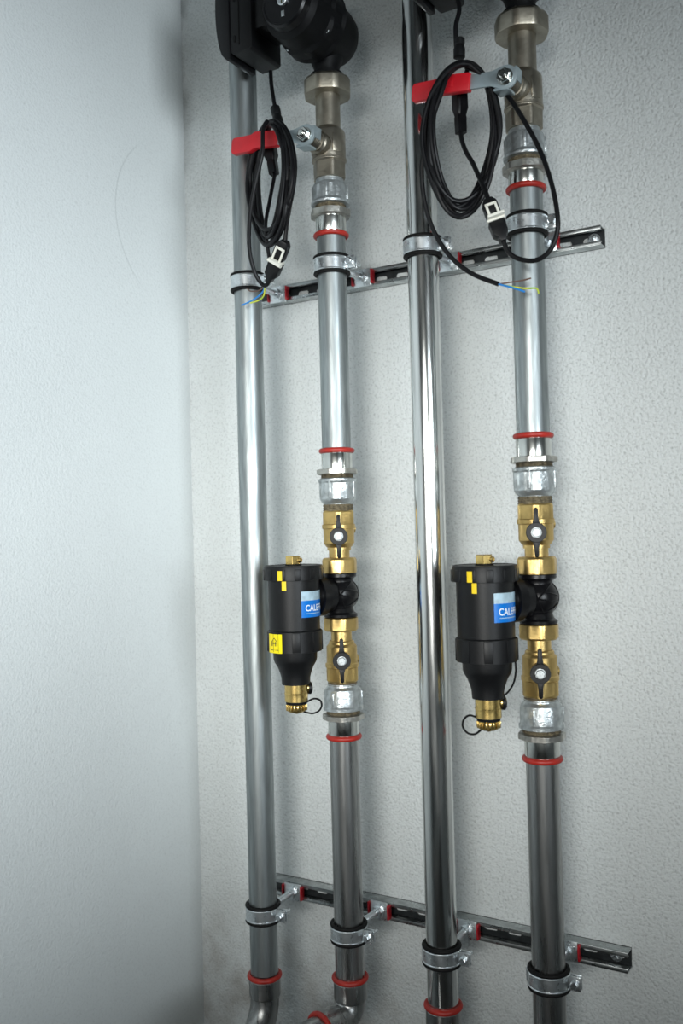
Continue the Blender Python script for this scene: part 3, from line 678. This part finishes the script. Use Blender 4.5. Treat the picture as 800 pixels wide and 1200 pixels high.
# ------------------------------------------------------------------ cables
PATHS = {"B_drop":[[-0.4013,-0.135,1.9081],[-0.3989,-0.137,1.8936],[-0.4011,-0.142,1.8756],[-0.4011,-0.143,1.8588],[-0.4019,-0.14,1.844]],"B_coil":[[-0.3847,-0.1459,1.8281],[-0.3674,-0.1338,1.8046],[-0.362,-0.1266,1.7622],[-0.3714,-0.1266,1.7218],[-0.3882,-0.1397,1.6923],[-0.4057,-0.1525,1.6881],[-0.4187,-0.1651,1.7097],[-0.429,-0.1657,1.7524],[-0.4234,-0.1639,1.7916],[-0.4047,-0.1578,1.8221],[-0.3871,-0.142,1.8301],[-0.3737,-0.1289,1.809],[-0.3676,-0.1277,1.765],[-0.3793,-0.1267,1.7136],[-0.3919,-0.1392,1.6836],[-0.4039,-0.1529,1.6808],[-0.4166,-0.1598,1.7084],[-0.4209,-0.1688,1.7521],[-0.4181,-0.1646,1.7926],[-0.4051,-0.1531,1.8258],[-0.3866,-0.1425,1.8305],[-0.3719,-0.1307,1.8075],[-0.3664,-0.1257,1.764],[-0.373,-0.1297,1.7095],[-0.3911,-0.1358,1.678],[-0.4066,-0.1494,1.6729],[-0.4208,-0.1622,1.6987],[-0.4313,-0.1686,1.7467],[-0.4244,-0.166,1.7907],[-0.407,-0.1558,1.8231],[-0.3861,-0.1397,1.8302],[-0.3687,-0.1292,1.807],[-0.3607,-0.1262,1.7633],[-0.3736,-0.1278,1.7186],[-0.3906,-0.1351,1.6828],[-0.4055,-0.1499,1.6724],[-0.4174,-0.1607,1.6933],[-0.4238,-0.1649,1.7375],[-0.4199,-0.1608,1.7947],[-0.4048,-0.151,1.827],[-0.3868,-0.1417,1.8313],[-0.3748,-0.1271,1.8102],[-0.3722,-0.1204,1.7678],[-0.3795,-0.1235,1.7296],[-0.3916,-0.1369,1.6925],[-0.4042,-0.1503,1.6812],[-0.4179,-0.157,1.7006],[-0.4233,-0.1682,1.7377],[-0.4187,-0.1647,1.7895],[-0.4055,-0.1538,1.8231],[-0.3849,-0.1421,1.8285],[-0.3679,-0.1285,1.8066],[-0.3616,-0.1249,1.7635],[-0.3714,-0.1267,1.7245],[-0.3877,-0.1364,1.6947],[-0.4061,-0.1475,1.6895],[-0.4224,-0.156,1.7116],[-0.4298,-0.1644,1.7502],[-0.4243,-0.1625,1.7953],[-0.4067,-0.1524,1.8272],[-0.3857,-0.1395,1.8323],[-0.3715,-0.1277,1.8095],[-0.3682,-0.1192,1.7678],[-0.3764,-0.1239,1.7165],[-0.3916,-0.135,1.688],[-0.404,-0.1484,1.6851],[-0.4157,-0.156,1.7114],[-0.4189,-0.1665,1.7529],[-0.4173,-0.1608,1.7906],[-0.4033,-0.1521,1.823],[-0.3872,-0.1373,1.8307],[-0.3739,-0.125,1.8091],[-0.3675,-0.1232,1.765],[-0.3782,-0.1209,1.7125],[-0.3919,-0.1302,1.6806],[-0.4063,-0.145,1.6764],[-0.4205,-0.1566,1.7034],[-0.43,-0.1629,1.7515],[-0.4251,-0.1594,1.7967],[-0.4079,-0.1482,1.8294],[-0.4085,-0.16,1.807],[-0.4283,-0.163,1.757],[-0.437,-0.16,1.7193],[-0.4328,-0.155,1.6744],[-0.4164,-0.15,1.6373],[-0.3921,-0.145,1.6118],[-0.3623,-0.14,1.5956]],"B_link":[[-0.3978,-0.121,1.8378],[-0.4054,-0.121,1.8177],[-0.4057,-0.122,1.7933],[-0.407,-0.123,1.7674],[-0.4004,-0.128,1.7476],[-0.3886,-0.136,1.7278],[-0.3789,-0.14,1.7064],[-0.3706,-0.145,1.6889],[-0.3673,-0.147,1.6788]],"B_plug":[[-0.4084,-0.121,1.8185],[-0.407,-0.123,1.7693]],"B_conn":[[-0.369,-0.147,1.6827],[-0.3527,-0.147,1.6355]],"B_ret":[[-0.3527,-0.147,1.6355],[-0.347,-0.146,1.6234],[-0.3358,-0.145,1.6156],[-0.3197,-0.145,1.612],[-0.3062,-0.145,1.6182],[-0.2978,-0.145,1.6337],[-0.2964,-0.145,1.653],[-0.3032,-0.14,1.6875],[-0.3162,-0.135,1.7265],[-0.3335,-0.132,1.7624],[-0.3511,-0.125,1.7926],[-0.3669,-0.122,1.8124],[-0.3854,-0.123,1.8298],[-0.3977,-0.128,1.8367]],"B_sleeve":[[-0.3976,-0.142,1.8609],[-0.3982,-0.142,1.8402]],"B_w1":[[-0.3623,-0.14,1.5956],[-0.3518,-0.136,1.5966],[-0.3412,-0.132,1.5975],[-0.3309,-0.13,1.5989]],"B_w2":[[-0.3623,-0.14,1.5956],[-0.3484,-0.138,1.5903],[-0.3363,-0.134,1.5849]],"B_w3":[[-0.3623,-0.14,1.5956],[-0.3487,-0.137,1.5915],[-0.3362,-0.134,1.5884],[-0.3251,-0.132,1.5871],[-0.3226,-0.132,1.5814]],"A_drop":[[-0.6584,-0.118,1.9077],[-0.6527,-0.125,1.8866],[-0.6379,-0.14,1.8512],[-0.6279,-0.148,1.8305]],"A_sleeve":[[-0.6365,-0.142,1.8491],[-0.6258,-0.148,1.8178]],"A_coil":[[-0.626,-0.1574,1.8231],[-0.6038,-0.1649,1.7967],[-0.5892,-0.1772,1.7528],[-0.5987,-0.1748,1.7198],[-0.6246,-0.1618,1.7023],[-0.65,-0.1508,1.7042],[-0.6751,-0.1354,1.731],[-0.6885,-0.1264,1.7719],[-0.6755,-0.1336,1.8022],[-0.6533,-0.1432,1.826],[-0.6273,-0.1565,1.8234],[-0.6106,-0.1653,1.7991],[-0.603,-0.1735,1.759],[-0.6107,-0.1737,1.7119],[-0.6295,-0.1632,1.6923],[-0.6516,-0.1465,1.6978],[-0.667,-0.135,1.7267],[-0.6727,-0.1311,1.7702],[-0.6705,-0.1301,1.8053],[-0.6534,-0.139,1.8295],[-0.6287,-0.1544,1.8254],[-0.6084,-0.1662,1.7979],[-0.6007,-0.1711,1.7577],[-0.6038,-0.1738,1.7085],[-0.6258,-0.1622,1.6848],[-0.6513,-0.1486,1.6866],[-0.6757,-0.1346,1.717],[-0.6892,-0.13,1.7647],[-0.6839,-0.1286,1.8054],[-0.6595,-0.1389,1.8285],[-0.6295,-0.1507,1.8255],[-0.6011,-0.1683,1.7952],[-0.5919,-0.1743,1.7557],[-0.6058,-0.1686,1.7195],[-0.6281,-0.159,1.6912],[-0.6532,-0.1445,1.6877],[-0.6695,-0.136,1.7096],[-0.6793,-0.1279,1.7532],[-0.6737,-0.1262,1.8076],[-0.6502,-0.1413,1.8283],[-0.63,-0.1519,1.8271],[-0.6134,-0.1637,1.8005],[-0.6042,-0.1743,1.7581],[-0.6146,-0.1679,1.7305],[-0.6312,-0.1585,1.703],[-0.6514,-0.1454,1.6976],[-0.6704,-0.1325,1.7177],[-0.6828,-0.1238,1.7567],[-0.6781,-0.1255,1.8049],[-0.6576,-0.1354,1.8289],[-0.629,-0.1509,1.8249],[-0.6029,-0.1665,1.7957],[-0.592,-0.172,1.756],[-0.5997,-0.1715,1.724],[-0.6231,-0.1616,1.7038],[-0.6506,-0.1474,1.7051],[-0.6763,-0.1333,1.7299],[-0.6892,-0.1265,1.7687],[-0.6803,-0.1298,1.8081],[-0.6592,-0.1344,1.8333],[-0.6294,-0.15,1.8281],[-0.6066,-0.1649,1.799],[-0.5987,-0.1733,1.7577],[-0.6108,-0.1666,1.7168],[-0.6307,-0.157,1.6978],[-0.6493,-0.1468,1.7007],[-0.6677,-0.1319,1.73],[-0.6774,-0.1223,1.7744],[-0.6719,-0.1238,1.8039],[-0.6522,-0.1354,1.8273],[-0.631,-0.1487,1.8257],[-0.6126,-0.161,1.7994],[-0.6048,-0.1672,1.7597],[-0.6102,-0.1674,1.7107],[-0.6289,-0.1569,1.6877],[-0.6507,-0.1457,1.6898],[-0.6745,-0.1304,1.7216],[-0.6904,-0.1219,1.7711],[-0.6818,-0.1266,1.8095],[-0.6582,-0.137,1.8323],[-0.6261,-0.1525,1.8267],[-0.603,-0.1621,1.7995],[-0.5921,-0.1684,1.7583],[-0.6041,-0.1646,1.7168],[-0.6242,-0.1595,1.6875],[-0.6544,-0.1406,1.6874],[-0.6766,-0.128,1.7135],[-0.6838,-0.1247,1.7573],[-0.6744,-0.1268,1.8036],[-0.6559,-0.1324,1.8292],[-0.6211,-0.165,1.8128],[-0.6065,-0.167,1.774],[-0.6007,-0.165,1.734],[-0.6112,-0.16,1.701],[-0.6162,-0.157,1.6829]],"A_link":[[-0.6354,-0.16,1.826],[-0.6367,-0.167,1.8139],[-0.6359,-0.171,1.7844],[-0.6461,-0.17,1.7571],[-0.6597,-0.165,1.7211],[-0.6697,-0.155,1.6849],[-0.6704,-0.145,1.6586],[-0.6658,-0.138,1.645],[-0.659,-0.137,1.642],[-0.6503,-0.14,1.6482]],"A_plug":[[-0.6607,-0.122,1.8208],[-0.6522,-0.125,1.7783]],"A_conn":[[-0.6162,-0.157,1.6829],[-0.6515,-0.142,1.6439]],"A_str":[[-0.6509,-0.125,1.778],[-0.6502,-0.138,1.742],[-0.6487,-0.15,1.7078],[-0.647,-0.147,1.6726],[-0.6452,-0.145,1.6575]],"A_w1":[[-0.6667,-0.13,1.6426],[-0.6744,-0.125,1.6375],[-0.6898,-0.122,1.632],[-0.7084,-0.122,1.6274]],"A_w2":[[-0.6667,-0.13,1.6426],[-0.6726,-0.124,1.6343],[-0.682,-0.122,1.6298],[-0.6959,-0.121,1.6289]],"A_w3":[[-0.6667,-0.13,1.6426],[-0.6807,-0.125,1.6406],[-0.6947,-0.122,1.6433],[-0.6993,-0.121,1.6474]]}
def connector(t, a, b, flip=1, s=1.0):
    a, b = Vector(a), Vector(b); d = b - a; L = d.length; zax = d.normalized()
    view = Vector((0.45, -0.89, 0)); xax = view.cross(zax).normalized(); yax = zax.cross(xax)
    mx = Matrix((( xax.x, yax.x, zax.x, a.x), (xax.y, yax.y, zax.y, a.y), (xax.z, yax.z, zax.z, a.z), (0, 0, 0, 1)))
    # local: z along the cable, y away from / toward the viewer, x across
    g = G().prism([(-0.0040, 0), (0.0040, 0), (0.0078, L * 0.10), (0.0078, L * 0.44), (-0.0078, L * 0.44), (-0.0078, L * 0.10)], -0.006, 0.006, 0.0014, mx=mx)
    obj('plug', g, 'black', t)
    g = G().prism([(-0.0085, L * 0.52), (0.0085, L * 0.52), (0.0080, L * 0.82), (0.0040, L * 0.90), (0.0035, L * 1.0), (-0.0035, L * 1.0), (-0.0040, L * 0.90), (-0.0080, L * 0.82)], -0.0065, 0.0065, 0.0014, mx=mx)
    obj('plug', g, 'black', t)
    sy = -1 if (mx.to_3x3() @ Vector((0, 1, 0))).dot(view) < 0 else 1
    g = G()
    y = sy * 0.0060
    for xx in (-0.0048, 0.0048): g.box((xx, y, L * 0.34), (0.0026, 0.0030, L * 0.36), 0.0005, mx=mx)
    g.box((0, y, L * 0.17), (0.0120, 0.0030, L * 0.05), 0.0005, mx=mx)
    g.box((0.0005, y, L * 0.47), (0.0175, 0.0155, L * 0.06), 0.0008, mx=mx)
    g.box((0.0, y, L * 0.52), (0.0190, 0.0040, L * 0.05), 0.0008, mx=mx)
    obj('white_clip', g, 'white', t, label='white plastic locking clip')

def sleeve(t, a, b, r0, r1, name='cable_boot'):
    a, b = Vector(a), Vector(b); L = (b - a).length
    g = G().lathe([(0, r0 * 0.8), (0.001, r0), (L * 0.30, r0), (L * 0.36, r1 * 0.8), (L * 0.55, r1), (L * 0.97, r1), (L, r1 * 0.8)], 32, (4, 0.8, 0.4), mx=along(b - a, a))
    return obj(name, g, 'black', t)

for key, lab in (('A', 'black cable in a narrow coil hung on the left red lever, wires bared'),
                 ('B', 'black cable in a wide round coil hung on the right red lever, wires bared')):
    t = thing('power_cable', lab, 'cable', (0, 0, 0), 0, 'black power cables')
    P = PATHS
    dr = 0.0025
    obj('lead', G().tube(P[key + '_drop'], dr, 10), 'cable', t)
    obj('coil', G().tube(P[key + '_coil'], dr, 10, sub=5), 'cable', t)
    obj('lead', G().tube(P[key + '_link'], dr, 10), 'cable', t)
    a, b = P[key + '_sleeve']; sleeve(t, a, b, 0.0058, 0.0062)
    a, b = P[key + '_plug']
    A_, B_ = Vector(a), Vector(b); L = (B_ - A_).length
    g = G().lathe([(0, 0.0070, 1), (0.002, 0.0088, 1), (L * 0.45, 0.0088, 1), (L * 0.62, 0.0062, 1), (L * 0.66, 0.0068, 1), (L, 0.0064, 1)], 48, (4, 0.82, 0.35), mx=along(B_ - A_, A_))
    obj('cable_socket', g, 'black_gloss', t)
    connector(t, *P[key + '_conn'])
    if key == 'B': obj('lead', G().tube(P['B_ret'], dr, 10), 'cable', t)
    else: obj('lead', G().tube(P['A_str'], dr * 0.9, 10), 'cable', t)
    obj('blue_wire', G().tube(P['A_w1'] if key == 'A' else P['B_w2'], 0.0010, 8), 'wire_blue', t, label='blue bare-ended wire')
    obj('brown_wire', G().tube(P['A_w3'] if key == 'A' else P['B_w1'], 0.0008, 8), 'wire_brown', t, label='brown bare-ended wire')
    obj('green_wire', G().tube(P[key + '_w2'] if key == 'A' else P['B_w3'], 0.0009, 8), 'wire_green', t, label='green and yellow wire')
